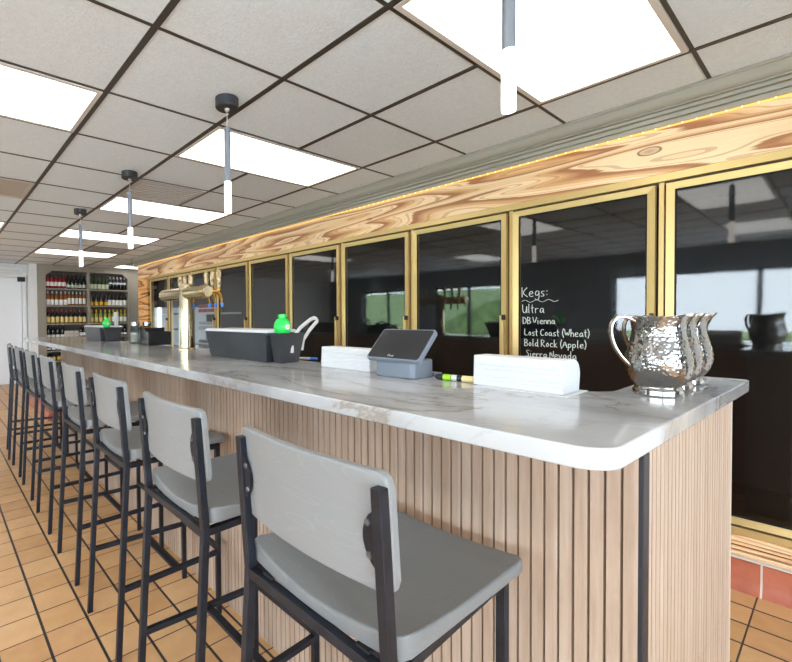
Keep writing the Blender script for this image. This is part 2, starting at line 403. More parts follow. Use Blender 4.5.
# ------------------------------------------------------------------ ceiling lights
def light_panel(x0, x1, y0, y1, label, grp='recessed ceiling light panels'):
    cx, cy = (x0+x1)/2, (y0+y1)/2; hx, hy = (x1-x0)/2-.013, (y1-y0)/2-.011
    e = empty('ceiling_light', (cx, cy, H-.004), label, 'ceiling light', grp)
    f_ = MB(); t = .022
    f_.box(-hx, hx, -hy, -hy+t, -.003, .004).box(-hx, hx, hy-t, hy, -.003, .004).box(-hx, -hx+t, -hy+t, hy-t, -.003, .004).box(hx-t, hx, -hy+t, hy-t, -.003, .004)
    f_.build('frame', m_panelframe, e, smooth=False)
    MB().box(-hx+t, hx-t, -hy+t, hy-t, -.0015, .004).build('diffuser', m_diff, e, smooth=False)
def gp(i, j): return GX + T*i, GY + T*j
def cell_light(i, j, label, wd=2):
    x0, y0 = gp(i, j); light_panel(x0, x0+wd*T, y0, y0+T, label)
cell_light(1, -1, 'large bright ceiling panel nearest the camera, behind the nearest pendant tube')
cell_light(1, 2, 'bright ceiling panel just beyond the nearest black pendant canopy')
cell_light(1, 5, 'ceiling light panel behind the second pendant tube that shows a canopy')
cell_light(1, 8, 'ceiling light panel behind the farthest pendant lamp')
cell_light(1, 11, 'farthest thin ceiling light panel over the bar, closest to the bottle shelves')
cell_light(-2, 2, 'bright ceiling panel cut off by the left edge of the photo')
cell_light(-2, 8, 'sliver of a ceiling light panel at the far left edge of the photo')
light_panel(3.02, 4.10, 9.30, 9.84, 'small piece of ceiling light past the end of the crown moulding')
cell_light(-2, -1, 'ceiling light panel over the dining side behind the camera')
cell_light(-6, -1, 'ceiling light panel near the big window behind the camera')
cell_light(-6, 5, 'ceiling light panel near the middle window of the left wall')
# unlit return panel, egg crate and vent
def ceil_vent(x0, x1, y0, y1, label, cat, slats, mb, mg):
    cx, cy = (x0+x1)/2, (y0+y1)/2; hx, hy = (x1-x0)/2-.015, (y1-y0)/2-.011
    e = empty('ceiling_vent', (cx, cy, H-.002), label, cat)
    MB().box(-hx, hx, -hy, hy, -.002, .002).build('backing', mg, e, smooth=False)
    f_ = MB(); t = .03
    f_.box(-hx, hx, -hy, -hy+t, -.006, -.002).box(-hx, hx, hy-t, hy, -.006, -.002).box(-hx, -hx+t, -hy+t, hy-t, -.006, -.002).box(hx-t, hx, -hy+t, hy-t, -.006, -.002)
    for q in range(slats):
        yy = -hy+t+(2*hy-2*t)*(q+.5)/slats; f_.box(-hx+t, hx-t, yy-.008, yy+.008, -.007, -.002)
    f_.build('grille', mb, e, smooth=False)
x0, y0 = gp(1, 4); ceil_vent(x0, x0+T, y0, y0+T, 'pale perforated return air panel between the nearest two canopies', 'vent', 9, mat('egg_crate', (196, 190, 182), .25), m_vent)
x0, y0 = gp(2, 10); ceil_vent(x0, x0+T, y0, y0+T, 'grey slatted air vent in the far ceiling beside the crown', 'vent', 10, m_vent, m_ventdark)
x0, y0 = gp(-2, 5); ceil_vent(x0, x0+2*T, y0, y0+T, 'darker grey blank ceiling panel at the left edge between two lights', 'vent', 0, mat('return_frame', (196, 188, 178), .7), mat('return_grey', (186, 177, 166), .7))

# ------------------------------------------------------------------ pendants
def make_pendant():
    e = empty('pendant_light', (0, 0, H), 'x', 'pendant lamp', 'slim tube pendants over the bar')
    cp = MB().lathe([(0, -.052), (.052, -.052), (.058, -.046), (.058, -.002), (.05, 0), (0, 0)], n=40).build('canopy', m_canopy, e)
    MB().lathe([(0, -.050), (.012, -.051), (.012, -.060), (.004, -.066), (0, -.066)], n=16).build('cable_grip', m_wire, cp)
    sc_ = MB(); sc_.lathe([(0, 0), (.004, 0), (.004, .003), (0, .003)], (0, -.0575, -.02), 10, axis='y').build('set_screw', m_bolt, cp)
    MB().tube([(0, 0, -.06), (0, 0, -.15)], .0022, 6).build('cable', m_wire, e)
    MB().lathe([(0, -.145), (.012, -.145), (.0165, -.149), (.0165, -.416), (.0145, -.416), (.0145, -.39), (0, -.39)], n=28).build('tube', m_pend, e)
    MB().lathe([(0, -.39), (.0172, -.417), (.0178, -.424), (.0178, -.568), (.0165, -.573), (0, -.573)], n=28).build('lit_tip', m_cryst, e)
    return e
p0 = make_pendant()
p0.location = (1.18, .555, H); p0['label'] = 'nearest slim pendant tube hanging in front of the big light panel'
for y, l in ((1.955, 'pendant tube with large black canopy second from the camera'), (3.375, 'pendant tube with smaller canopy third from the camera'), (4.81, 'pendant farthest down the bar, in front of the bottle shelves')):
    dup(p0, (1.177, y, H), 0, l)

# ------------------------------------------------------------------ wooden header and cooler wall
wh = empty('wood_header', (0, 0, 0), 'long charred pine board running above the gold cooler doors, with dark knots', 'wooden beam')
MB().box(XW, XW+.06, -.30, 8.05, 1.9855, 2.2215).build('header_board', m_pine, wh, bevel=.003)
zs = [0.16, .42, .66, .90, 1.12, 1.33, 1.52, 1.75, 1.984]
pl = empty('plank_panel', (0, 0, 0), 'orange scorched pine planks at the far end of the cooler doors', 'wood panel')
for a, b in zip(zs, zs[1:]): MB().box(XW, XW+.05, 7.605, 8.05, a+.003, b-.003).build('end_plank', m_pine2, pl, bevel=.003)
struct(MB().box(XW+.0505, XR, 7.98, 8.05, .0, H).build('trim_6', m_wallgrey, smooth=False))
# LED string along the top of the board
ls = empty('light_string', (0, 0, 0), 'warm light string along the top edge of the charred pine board', 'string lights')
MB().tube([(XW-.005, -.3, 2.2165), (XW-.005, 8.03, 2.2165)], .0045, 6).build('led_rope', m_led, ls)
bb = MB(); b0 = None
for k in range(60):
    y = -.1 + k*.052
    if b0 is None:
        b0 = MB().lathe([(0, -.004), (.003, -.002), (.003, .002), (0, .004)], n=8).build('bulb', m_ledbulb, ls, loc=(XW-.0095, y, 2.2165))
    else:
        c = b0.copy(); C.objects.link(c); c.location = (XW-.0095, y, 2.2165)

# cooler: carcass + ten glass doors
cf = empty('display_cooler', (0, 0, 0), 'wall long walk-in beer cooler with gold frame behind the bar', 'cooler')
Y0, PW, ND = -.156, .762, 10
YE = Y0 + PW*ND          # 7.464
ins = MB(); ins.box(3.72, 3.74, Y0-.1, YE+.1, .24, 1.98).box(XW+.04, 3.74, Y0-.12, Y0-.1, .24, 1.98).box(XW+.04, 3.74, YE+.1, YE+.12, .24, 1.98).box(XW+.02, 3.74, Y0-.1, YE+.1, .24, .26).box(XW+.02, 3.74, Y0-.1, YE+.1, 1.97, 1.985)
ins.build('cabinet_interior', m_inside, cf, smooth=False)
gf = MB(); gf.box(XW-.004, XW+.06, Y0-.144, YE+.135, 1.945, 1.985).box(XW-.004, XW+.06, Y0-.14, YE+.135, .238, .272)
gf.build('gold_rail', m_gold, cf, bevel=.003)
for k in range(ND+1):
    y = Y0 + PW*k; wdt = .012 if k < ND else .05
    MB().box(XW+.012, XW+.06, y-(.011 if k else .144), y+wdt, .272, 1.945).build('mullion', m_gold if k == ND else m_gold, cf, bevel=.002)
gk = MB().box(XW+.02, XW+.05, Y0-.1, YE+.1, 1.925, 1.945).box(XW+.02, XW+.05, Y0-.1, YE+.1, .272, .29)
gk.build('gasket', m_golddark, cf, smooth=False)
def make_door():
    w0, w1, z1 = .022, PW-.022, 1.645
    f_ = MB(); t = .033
    x0, x1 = -.012, .024
    O = [(w0, 0), (w1, 0), (w1, z1), (w0, z1)]; I = [(w0+t, t), (w1-t, t), (w1-t, z1-t), (w0+t, z1-t)]
    for a in range(4):
        b = (a+1) % 4
        f_.hexa([(x1, *O[a]), (x1, *O[b]), (x1, *I[b]), (x1, *I[a])], [(x0, *O[a]), (x0, *O[b]), (x0+.006, *I[b]), (x0+.006, *I[a])])
    e = f_.build('cooler_door', m_gold, cf, smooth=False)
    MB().box(.004, .010, w0+t-.004, w1-t+.004, t-.004, z1-t+.004).build('glass', m_glass, e, smooth=False)
    g_ = MB()
    for (a, b, c, d) in ((w0+t-.002, w1-t+.002, t-.002, t+.006), (w0+t-.002, w1-t+.002, z1-t-.006, z1-t+.002), (w0+t-.002, w0+t+.006, t+.006, z1-t-.006), (w1-t-.006, w1-t+.002, t+.006, z1-t-.006)):
        g_.box(-.003, .004, a, b, c, d)
    g_.build('glass_gasket', m_inside, e, smooth=False)
    MB().box(-.046, -.030, w0+.002, w0+.026, .62, .985).build('handle', m_gold, e, bevel=.003)
    for z in (.955, .61): MB().box(-.047, -.012, w0+.002, w0+.013, z, z+.035).build('handle_bracket', m_black, e, bevel=.002)
    return e
d0 = make_door(); d0.location = (XW, Y0, .285)
doors = [d0]
for k in range(1, ND):
    d = d0.copy(); C.objects.link(d); d.location = (XW, Y0+PW*k, .285); doors.append(d)
    for g_ in list(d0.children):
        c = g_.copy(); C.objects.link(c); c.parent = d
doors[1]['label'] = 'door with the handwritten keg list'
# base strips and cove tile under the cooler
st = empty('wood_base_strip', (0, 0, 0), 'strip of pale ridged pine moulding between cooler and red base tiles', 'moulding')
for za, zb, xx in ((.150, .166, 2.905), (.172, .186, 2.912), (.192, .206, 2.919), (.211, .238, 2.912)):
    MB().box(xx, XW+.03, -.3, 7.59, za, zb).build('ridge', m_pinestrip, st, bevel=.003)
MB().box(2.926, XW+.03, -.3, 7.59, .1505, .2375).build('backing_strip', mat('dark_gap', (74, 42, 26), .7), st, smooth=False)
cove = [(2.862, 0), (2.868, .012), (2.880, .03), (2.884, .07), (2.884, .136), (2.892, .144), (2.96, .144), (2.96, 0)]
struct(MB().prism(cove, 'y', -.3, 8.05).build('baseboard_right', m_red, angle=30))
struct(MB().box(2.880, 2.93, -.3, 8.05, .1441, .1501).build('trim_3', m_grout, smooth=False))

# interior of the three lit doors at the far end: tubes, shelves, cans
cs = cf
for y in (6.24, 6.54, 6.98, 7.42):
    MB().box(3.05, 3.10, y-.02, y+.06, .40, 1.46).build('light_tube', m_tubelight, cs, bevel=.004)
for y0_ in (Y0+PW*7.4, Y0+PW*8.4, Y0+PW*9):
    for z in (.55, .82, 1.09, 1.36 - .02):
        s_ = MB()
        for q in range(8): s_.box(3.12+q*.06, 3.13+q*.06, y0_+.08, y0_+PW-.07, z, z+.006)
        s_.box(3.11, 3.12, y0_+.07, y0_+PW-.06, z-.012, z+.014).box(3.54, 3.55, y0_+.07, y0_+PW-.06, z-.012, z+.014)
        s_.build('wire_shelf', m_coolwhite, cs, smooth=False)
MB().box(3.60, 3.62, 6.75, YE+.05, .3, 1.46).build('back_panel', m_coolwhite, cs, smooth=False)
MB().box(3.02, 3.60, YE+.05, YE+.07, .3, 1.46).build('end_panel', m_coolwhite, cs, smooth=False)
def can_kind(nm, c1):
    m = mat(nm, c1, .35, .3); n = N(m); sz = n.sep(n.coord(kind='Object'))
    n.col(n.ramp(n.math('MULTIPLY', sz[2], 8), [(0, (200, 200, 200)), (.08, c1), (.45, (240, 240, 240)), (.6, c1), (.93, (210, 210, 210))], 'CONSTANT')); return m
can_m = [can_kind('can_red', (190, 40, 40)), can_kind('can_silver', (190, 196, 204)), can_kind('can_grey', (120, 124, 130)), can_kind('can_green', (90, 170, 70))]
can_pro = {}
can_txt = ['red topped drink cans on the upper lit cooler shelf beside the tap arm', 'silver drink cans on the middle lit cooler shelf', 'grey drink cans on the lower lit cooler shelf', 'green drink cans on the lowest lit cooler shelf']
for r_, z in enumerate((1.346, 1.096, .826, .556)):
    for q in range(6):
        y = 5.66+q*.085
        if r_ not in can_pro:
            o = MB().lathe([(0, 0), (.024, 0), (.033, .008), (.033, .108), (.026, .118), (.026, .121), (.022, .118), (0, .118)], n=16).build('drink_can', can_m[r_], loc=(3.16, y, z))
            can_pro[r_] = o; tag(o, can_txt[r_], 'can', 'cans on lit shelf %s' % ['one', 'two', 'three', 'four'][r_])
        else:
            o = can_pro[r_].copy(); C.objects.link(o); o.location = (3.16, y, z)

# ------------------------------------------------------------------ handwriting on the keg door
G = {
 'K': [[(0,1),(.02,0)],[(.5,.95),(.04,.45),(.55,0)]], 'e': [[(.05,.28),(.42,.34),(.36,.55),(.12,.52),(.04,.22),(.2,.0),(.45,.1)]],
 'g': [[(.42,.5),(.2,.58),(.05,.32),(.2,.06),(.42,.3),(.42,.55),(.44,-.2),(.24,-.38),(.06,-.22)]], 's': [[(.38,.52),(.12,.5),(.1,.34),(.34,.2),(.3,.02),(.04,.04)]],
 ':': [[(.1,.55),(.12,.48)],[(.1,.2),(.12,.12)]], 'U': [[(.02,1),(.04,.25),(.2,0),(.42,.2),(.48,1),(.5,0)]], 'l': [[(.1,1.05),(.08,.1),(.16,0)]],
 't': [[(.14,.95),(.14,.08),(.26,0)],[(0,.58),(.32,.62)]], 'r': [[(.04,.55),(.06,0)],[(.06,.36),(.2,.55),(.36,.5)]],
 'a': [[(.4,.48),(.2,.56),(.04,.26),(.18,.0),(.38,.24),(.42,.54),(.42,.08),(.5,.0)]], 'D': [[(.04,1),(.06,0)],[(0,1),(.4,.86),(.54,.45),(.36,.08),(.02,0)]],
 'B': [[(.05,1),(.06,0)],[(.02,1),(.4,.9),(.38,.6),(.08,.52),(.46,.42),(.46,.1),(.04,0)]], 'V': [[(0,1),(.26,0),(.54,1)]], 'i': [[(.08,.55),(.1,0)],[(.08,.78),(.1,.82)]],
 'n': [[(.04,.55),(.06,0)],[(.06,.36),(.22,.56),(.38,.44),(.4,0)]], 'L': [[(.06,1),(.04,.04),(.46,.06)]], 'o': [[(.22,.56),(.05,.3),(.2,0),(.4,.26),(.24,.56)]],
 'C': [[(.52,.86),(.28,1),(.04,.55),(.2,.02),(.52,.14)]], '(': [[(.24,1.1),(.06,.5),(.24,-.15)]], ')': [[(.02,1.1),(.22,.5),(.04,-.15)]],
 'W': [[(0,1),(.16,0),(.32,.7),(.48,0),(.66,1)]], 'h': [[(.06,1.05),(.06,0)],[(.06,.36),(.24,.56),(.38,.42),(.4,0)]], 'R': [[(.05,1),(.06,0)],[(.02,1),(.44,.88),(.36,.54),(.06,.5),(.52,0)]],
 'c': [[(.38,.48),(.18,.56),(.04,.28),(.16,0),(.4,.08)]], 'k': [[(.06,1.05),(.06,0)],[(.36,.55),(.08,.26),(.42,0)]], 'A': [[(0,0),(.26,1),(.52,0)],[(.1,.36),(.44,.38)]],
 'p': [[(.06,.55),(.04,-.36)],[(.06,.42),(.24,.56),(.42,.3),(.24,.02),(.06,.14)]], 'S': [[(.5,.9),(.26,1),(.08,.78),(.44,.4),(.3,.02),(.0,.12)]],
 'N': [[(.04,0),(.06,1),(.46,.02),(.5,1)]], 'v': [[(.02,.55),(.2,0),(.4,.55)]], 'd': [[(.38,.48),(.18,.56),(.04,.26),(.18,0),(.38,.22)],[(.4,1.05),(.4,.06),(.5,0)]], ' ': [],
 'b': [[(.06,1.05),(.06,.02)],[(.06,.42),(.24,.56),(.42,.3),(.24,0),(.06,.12)]],
}
def write(mb, text, P, size, r, adv=1.0, jit=0.0):
    # P(u, v) maps text coordinates (metres) to a point
    x = 0
    for ch in text:
        wmax = 0.2
        for stt in G[ch]:
            pts = [P((x + a)*size, (b + jit*random.uniform(-1, 1))*size) for a, b in stt]
            # smooth once (Chaikin) for a written look
            q = [pts[0]]
            for p_, n_ in zip(pts, pts[1:]):
                p_, n_ = Vector(p_), Vector(n_); q += [p_*.75+n_*.25, p_*.25+n_*.75]
            q.append(pts[-1]); mb.tube(q, r, 4)
            wmax = max(wmax, max(a for a, b in stt))
        x += (wmax + .14)*adv if ch != ' ' else .22
kd = doors[1]
def L(y, z):       # writing runs towards smaller y (left to right in view); x sits on the glass
    return lambda u_, v_: (.0025, y - u_ - (Y0+PW), z + v_ - .285)
def gz(z): return z
wr = MB(); write(wr, 'Kegs:', L(1.295, 1.385), .062, .0021, .95, .02); wr.build('chalk_line', m_chalk, kd)
wr = MB(); write(wr, 'Ultra', L(1.292, 1.283), .055, .0021, .95, .02); wr.build('chalk_line', m_chalk, kd)
wr = MB(); write(wr, 'DB Vienna', L(1.290, 1.215), .043, .0021, .92, .02); wr.build('chalk_line', m_chalk, kd)
wr = MB(); write(wr, 'Lost Coast (Wheat)', L(1.280, 1.142), .043, .0021, .92, .02); wr.build('chalk_line', m_chalk, kd)
wr = MB(); write(wr, 'Bold Rock (Apple)', L(1.280, 1.075), .044, .0021, .95, .02); wr.build('chalk_line', m_chalk, kd)
wr = MB(); write(wr, 'Sierra Nevada', L(1.272, 1.008), .044, .0021, .92, .02); wr.build('chalk_line', m_chalk, kd)
wr = MB(); wr.tube([L(1.295, 1.358)(t*.21, .007*math.sin(t*19)) for t in [i/30 for i in range(31)]], .0015, 4)
wr.build('chalk_underline', m_chalk, kd)

# ------------------------------------------------------------------ the bar
ZC, ZB = 1.053, 1.0145
XF, YN, XB = 1.0, .231, 1.45
SK = -.0243                      # the bar's near end runs a little out of square
def ye(x, y=YN): return y + SK*(x-XF)
bar = empty('bar_counter', (0, 0, 0), 'long bar front of pale oak slats under the marble top', 'bar')
PE = 1.822
MB().prism([(XF+.014, ye(XF)+.014), (PE-.014, ye(PE)+.014), (PE-.014, .40), (XB, .40), (XB, 4.94), (XF+.014, 4.94)], 'z', 0, ZB).build('carcass', m_groove, bar, smooth=False)
sl = MB(); y = YN+.004
while y < 4.93:
    y1_ = min(y+.0243, 4.945)
    sl.hexa([(XF, y+.0012, 0), (XF+.015, y, 0), (XF+.015, y1_, 0), (XF, y1_-.0012, 0)], [(XF, y+.0012, ZB), (XF+.015, y, ZB), (XF+.015, y1_, ZB), (XF, y1_-.0012, ZB)])
    y += .0270
sl.build('slat_front', m_oak, bar, smooth=False)
se = MB(); x = XF+.036
while x < PE-.03:
    for za, zb in ((0, .4255), (.4275, ZB)):
        q4 = [(x+.001, ye(x)), (x+.0240, ye(x+.024)), (x+.0250, ye(x+.025)+.015), (x, ye(x)+.015)]
        se.hexa([(a_, b_, za) for a_, b_ in q4], [(a_, b_, zb) for a_, b_ in q4])
    x += .0270
se.build('slat_end', m_oak_end, bar, smooth=False)
MB().prism([(PE-.0135, ye(PE)-.001), (PE, ye(PE)-.001), (PE, .405), (PE-.0135, .405)], 'z', 0, ZB).build('edge_trim', mat('pale_trim', (190, 174, 158), .4), bar, bevel=.002)
MB().prism([(XF+.001, ye(XF)-.003), (XF+.034, ye(XF+.034)-.003), (XF+.034, ye(XF)+.014), (XF+.001, ye(XF)+.014)], 'z', 0, ZB).build('corner_trim', m_black, bar, bevel=.002)
MB().box(1.24, XB-.02, 4.95, 5.9, 0, ZB).build('rear_support', m_walnut, bar, smooth=False)
MB().box(XF+.01, XB, 4.945, 4.96, 0, ZB).build('far_end_panel', m_walnut, bar, smooth=False)
# marble slab, L shaped with rounded corners
def arc(cx, cy, r, a0, a1, n=8): return [(cx+r*math.cos(math.radians(a0+(a1-a0)*i/n)), cy+r*math.sin(math.radians(a0+(a1-a0)*i/n))) for i in range(n+1)]
XS, XE = .829, 2.090
def sk(pts): return [(a_, b_ + SK*(a_-1.09)) for a_, b_ in pts]
poly = sk(arc(XS+.06, .225+.06, .06, 180, 270) + arc(XE-.02, .225+.02, .02, 270, 360, 4)) + arc(XE-.02, .395, .02, 0, 90, 4)
poly += arc(XB+.075, .415+.075, .075, 270, 180) + [(XB, 6.05)] + arc(XS+.06, 6.05, .06, 90, 180)
top = MB().prism(poly, 'z', ZB, ZC).build('marble_bar_top', m_marble, bevel=.004, seg=3)
tag(top, 'white veined marble bar top with rounded near corner', 'countertop')

# ------------------------------------------------------------------ bar stools
def make_stool():
    e = empty('bar_stool', (0, 0, 0), 'x', 'bar stool', 'grey bar stools along the bar')
    # seat: saddle shaped grid
    def slab(nu, nv, fn, th):
        mb = MB(); top_, bot = [], []
        for i in range(nu+1):
            for j in range(nv+1):
                a, b = fn(i/nu, j/nv); top_.append(a); bot.append(b)
        vt = [mb.bm.verts.new(p) for p in top_]; vb = [mb.bm.verts.new(p) for p in bot]; W = nv+1
        for i in range(nu):
            for j in range(nv):
                q = (i*W+j, i*W+j+1, (i+1)*W+j+1, (i+1)*W+j)
                mb.bm.faces.new([vt[t] for t in q]); mb.bm.faces.new([vb[t] for t in q[::-1]])
        edge_ = [(0, j) for j in range(nv+1)] + [(i, nv) for i in range(1, nu+1)] + [(nu, j) for j in range(nv-1, -1, -1)] + [(i, 0) for i in range(nu-1, 0, -1)]
        for p_, q_ in zip(edge_, edge_[1:]+edge_[:1]):
            a, b = p_[0]*W+p_[1], q_[0]*W+q_[1]
            mb.bm.faces.new((vt[a], vt[b], vb[b], vb[a]))
        return mb
    def sq(u_, v_, hx, hy, r):    # unit square -> rounded rectangle (concentric)
        x, y = (2*u_-1)*hx, (2*v_-1)*hy
        ax, ay = abs(x)-(hx-r), abs(y)-(hy-r)
        if ax > 0 and ay > 0:
            d = math.hypot(ax, ay); k_ = max(ax, ay)/d
            x = math.copysign(hx-r+ax*k_, x); y = math.copysign(hy-r+ay*k_, y)
        return x, y
    def seat_fn(u_, v_):
        x, y = sq(u_, v_, .204, .204, .022); s_ = (y/.204)**2
        z = .760 + .014*s_ - .007*(1-min(1, abs(x-.02)/.17)**2)*(1-s_) + .014*s_*max(0, -x/.19)**2
        return (x+.020 + .008*(1-s_)*(-1 if x < -.1 else 0), y, z), (x+.020 + .008*(1-s_)*(-1 if x < -.1 else 0), y, .734+.012*s_)
    slab(18, 22, seat_fn, .03).build('seat', m_seat, e, bevel=.006, seg=3, angle=50)
    def back_fn(u_, v_):
        z, y = sq(u_, v_, .096, .199, .020); s_ = (y/.199)**2
        x = -.2225 + .022*s_ - (z)*.085; zz = .944+z; y += .003
        return (x, y, zz), (x+.019, y, zz)
    slab(8, 22, back_fn, .02).build('backrest', m_back, e, bevel=.005, seg=3, angle=50)
    for s_ in (-1, 1):
        mb = MB(); hw, hd = .0096, .0104
        path = [(-.238, s_*.190, 0), (-.196, s_*.188, .732), (-.198, s_*.1875, .752), (-.217, s_*.186, 1.020)]
        rings = []
        for (x, y, z) in path: rings.append([mb.bm.verts.new(p) for p in ((x-hd, y-hw, z), (x+hd, y-hw, z), (x+hd, y+hw, z), (x-hd, y+hw, z))])
        for A, B in zip(rings, rings[1:]):
            for k_ in range(4): mb.bm.faces.new((A[k_], A[(k_+1) % 4], B[(k_+1) % 4], B[k_]))
        mb.bm.faces.new(rings[0][::-1]); mb.bm.faces.new(rings[-1])
        pst = mb.build('back_post', m_frame, e, bevel=.0025, smooth=False)
        # half moon bracket on the inner side, with two bolts
        br = MB(); pts = [(s_*.179, .890)] + [(s_*(.179-.025*math.sin(PI*i/10)**.7), .890+.095*i/10) for i in range(1, 10)] + [(s_*.179, .985)]
        tl = lambda y, z, off: (-.2135 - (z-.938)*.085 + off, y, z)
        n_ = len(pts)
        br.faces([tl(y, z, -.004) for y, z in pts]+[tl(y, z, .003) for y, z in pts], [tuple(range(n_)), tuple(range(n_, 2*n_))[::-1]]+[(i, (i+1) % n_, n_+(i+1) % n_, n_+i) for i in range(n_)])
        bk = br.build('bracket', m_frame, e, smooth=False)
        for zb in (.912, .963):
            MB().lathe([(0, -.0035), (.005, -.003), (.006, 0), (0, .001)], tl(s_*.166, zb, -.004), 10, axis='x').build('bolt', m_bolt, bk)
        MB().bar((.193, s_*.168, 0), (.193, s_*.168, .736), .020, up=(1, 0, 0)).build('leg', m_frame, e, bevel=.002, smooth=False)
        MB().bar((-.2225, s_*.189, .270), (.186, s_*.168, .268), .019).build('side_stretcher', m_frame, e, bevel=.002, smooth=False)
    fr_ = MB()
    fr_.box(-.206, -.186, -.178, .178, .715, .735).box(.183, .203, -.158, .158, .713, .733)
    for s_ in (-1, 1): fr_.bar((-.190, s_*.186, .725), (.193, s_*.168, .724), .019)
    fr_.build('seat_frame', m_frame, e, bevel=.002, smooth=False)
    for (x, y) in ((-.182, -.13), (-.182, 0), (-.182, .13), (.178, -.12), (.178, .12)):
        MB().box(x-.012, x+.026 if x < 0 else x+.010, y-.014, y+.014, .7345 if x < 0 else .7325, .7350 + (.005 if abs(y) > .1 else 0)).build('seat_pad', m_foot, e, smooth=False)
    MB().bar((.193, -.168, .285), (.193, .168, .285), .020).build('foot_rail', m_frame, e, bevel=.002, smooth=False)
    MB().box(-.012, .014, -.165, .165, .262, .274).build('cross_bar', m_frame, e, bevel=.002, smooth=False)
    return e
s0 = make_stool()
SX = .722
stools = [(SX+.001, .611, 0, 'nearest grey bar stool, its seat filling the bottom centre of the photo'),
          (SX+.005, 1.200, 0, 'second bar stool from the camera, just behind the nearest one'),
          (SX+.024, 1.842, 0, 'third bar stool from the camera, feet in view on the tiles'),
          (SX+.030, 2.470, 0, 'fourth bar stool from the camera, middle of the row'),
          (SX+.032, 3.118, 0, 'fifth bar stool from the camera'),
          (SX+.036, 3.745, 0, 'sixth bar stool from the camera'),
          (SX+.040, 4.335, 0, 'seventh bar stool from the camera, second to last in the row'),
          (SX+.046, 4.90, -.08, 'last bar stool at the far end of the row, near the white door')]
for k, (x, y, rz, l) in enumerate(stools):
    if k == 0: s0.location = (x, y, 0); s0['label'] = l
    else: dup(s0, (x, y, 0), rz, l)

# ------------------------------------------------------------------ things on the bar
# three hammered steel pitchers
def make_pitcher():
    e = empty('pitcher', (0, 0, ZC), 'x', 'pitcher', 'hammered steel pitchers')
    prof = [(0, .004), (.058, .004), (.064, 0), (.067, .003), (.067, .016), (.063, .021), (.062, .026), (.072, .036), (.084, .052), (.0915, .074), (.092, .090), (.088, .110), (.080, .136), (.074, .158), (.072, .176), (.075, .194), (.080, .206), (.0815, .2095), (.079, .2085), (.0735, .194), (.070, .176), (.072, .158), (.078, .136), (.086, .110), (.090, .090), (.0895, .074), (.082, .053), (.06, .034), (0, .03)]
    def spout(x, y, z, a):     # spout towards +x
        d = math.atan2(y, x); f_ = max(0, math.cos(d))
        hz = max(0, (z-.150)/.06); x *= .80; y *= .80; k_ = hz**1.6 * f_**10
        r = math.hypot(x, y); pinch = 1 - .10*hz*max(0, math.cos(d))**3*(abs(math.sin(d))**.7)
        return x*pinch + .030*k_, y*pinch, z + .010*k_
    body = MB().lathe(prof, n=64, fn=spout).build('body', m_ham, e, angle=60)
    MB().lathe([(.0525, .0005), (.0552, .003), (.0552, .015), (.0525, .018)], n=48).build('foot_ring', m_chrome, body)
    pts = []
    for t in [i/24 for i in range(25)]:
        # from rim out, up and around, down to the belly
        P0, P1, P2, P3 = Vector((-.061, 0, .198)), Vector((-.136, 0, .248)), Vector((-.148, 0, .140)), Vector((-.069, 0, .076))
        pts.append(P0*(1-t)**3 + P1*3*t*(1-t)**2 + P2*3*t*t*(1-t) + P3*t**3)
    MB().tube(pts, .0085, 8, squash=(.42, 1), up=(0, 0, 1)).build('handle', m_chrome, e)
    return e
pt = make_pitcher(); rzp = -YAW - .08
pt.location = (1.530, .320, ZC); pt.rotation_euler = (0, 0, rzp); pt['label'] = 'nearest hammered steel pitcher, fully in view with its handle to the left'
dup(pt, (1.682, .326, ZC), rzp - .05, 'middle hammered steel pitcher, mostly hidden behind the nearest one')
dup(pt, (1.834, .326, ZC), rzp - .10, 'hammered steel pitcher farthest behind, only its spout edge showing')

# napkin stacks
def napkins(x, y0, y1, z1, label):
    e = empty('napkin_stack', (x, (y0+y1)/2, ZC), label, 'napkins')
    h = z1-ZC; d = .118; hy = (y1-y0)/2
    poly = [(0, 0), (0.004, h)] + [(d-.045+.045*math.sin(a), h-.045+.045*math.cos(a)) for a in [PI/2*i/8 for i in range(9)]] + [(d-.008, 0)]
    MB().prism(poly, 'y', -hy, hy).build('folded_napkins', m_napkin, e, bevel=.002)
    s_ = MB()
    for k_ in range(1, 5):
        z = h*k_/5.2; s_.prism([(-.0016, z), (-.0016, z+.010), (.004, z+.012), (.004, z-.002)], 'y', -hy+.001*k_, hy-.002*k_)
    s_.build('loose_fold', m_napkin, e, smooth=False)
    return e
napkins(1.325, .478, .735, 1.145, 'larger white napkin stack between the marker and the pitchers').rotation_euler = (0, 0, -.03)
napkins(1.335, 1.165, 1.445, 1.140, 'white napkin stack between the near organiser and the till')
tag(MB().prism([(1.30, .72), (1.30, .46), (1.455, .46), (1.455, .72)], 'z', ZC, ZC+.0015).build('paper_sheet', m_napkin, smooth=False), 'flat white paper sheet under the larger napkin stack', 'paper')
bpy.data.objects['napkin_stack'].location.z += .0016

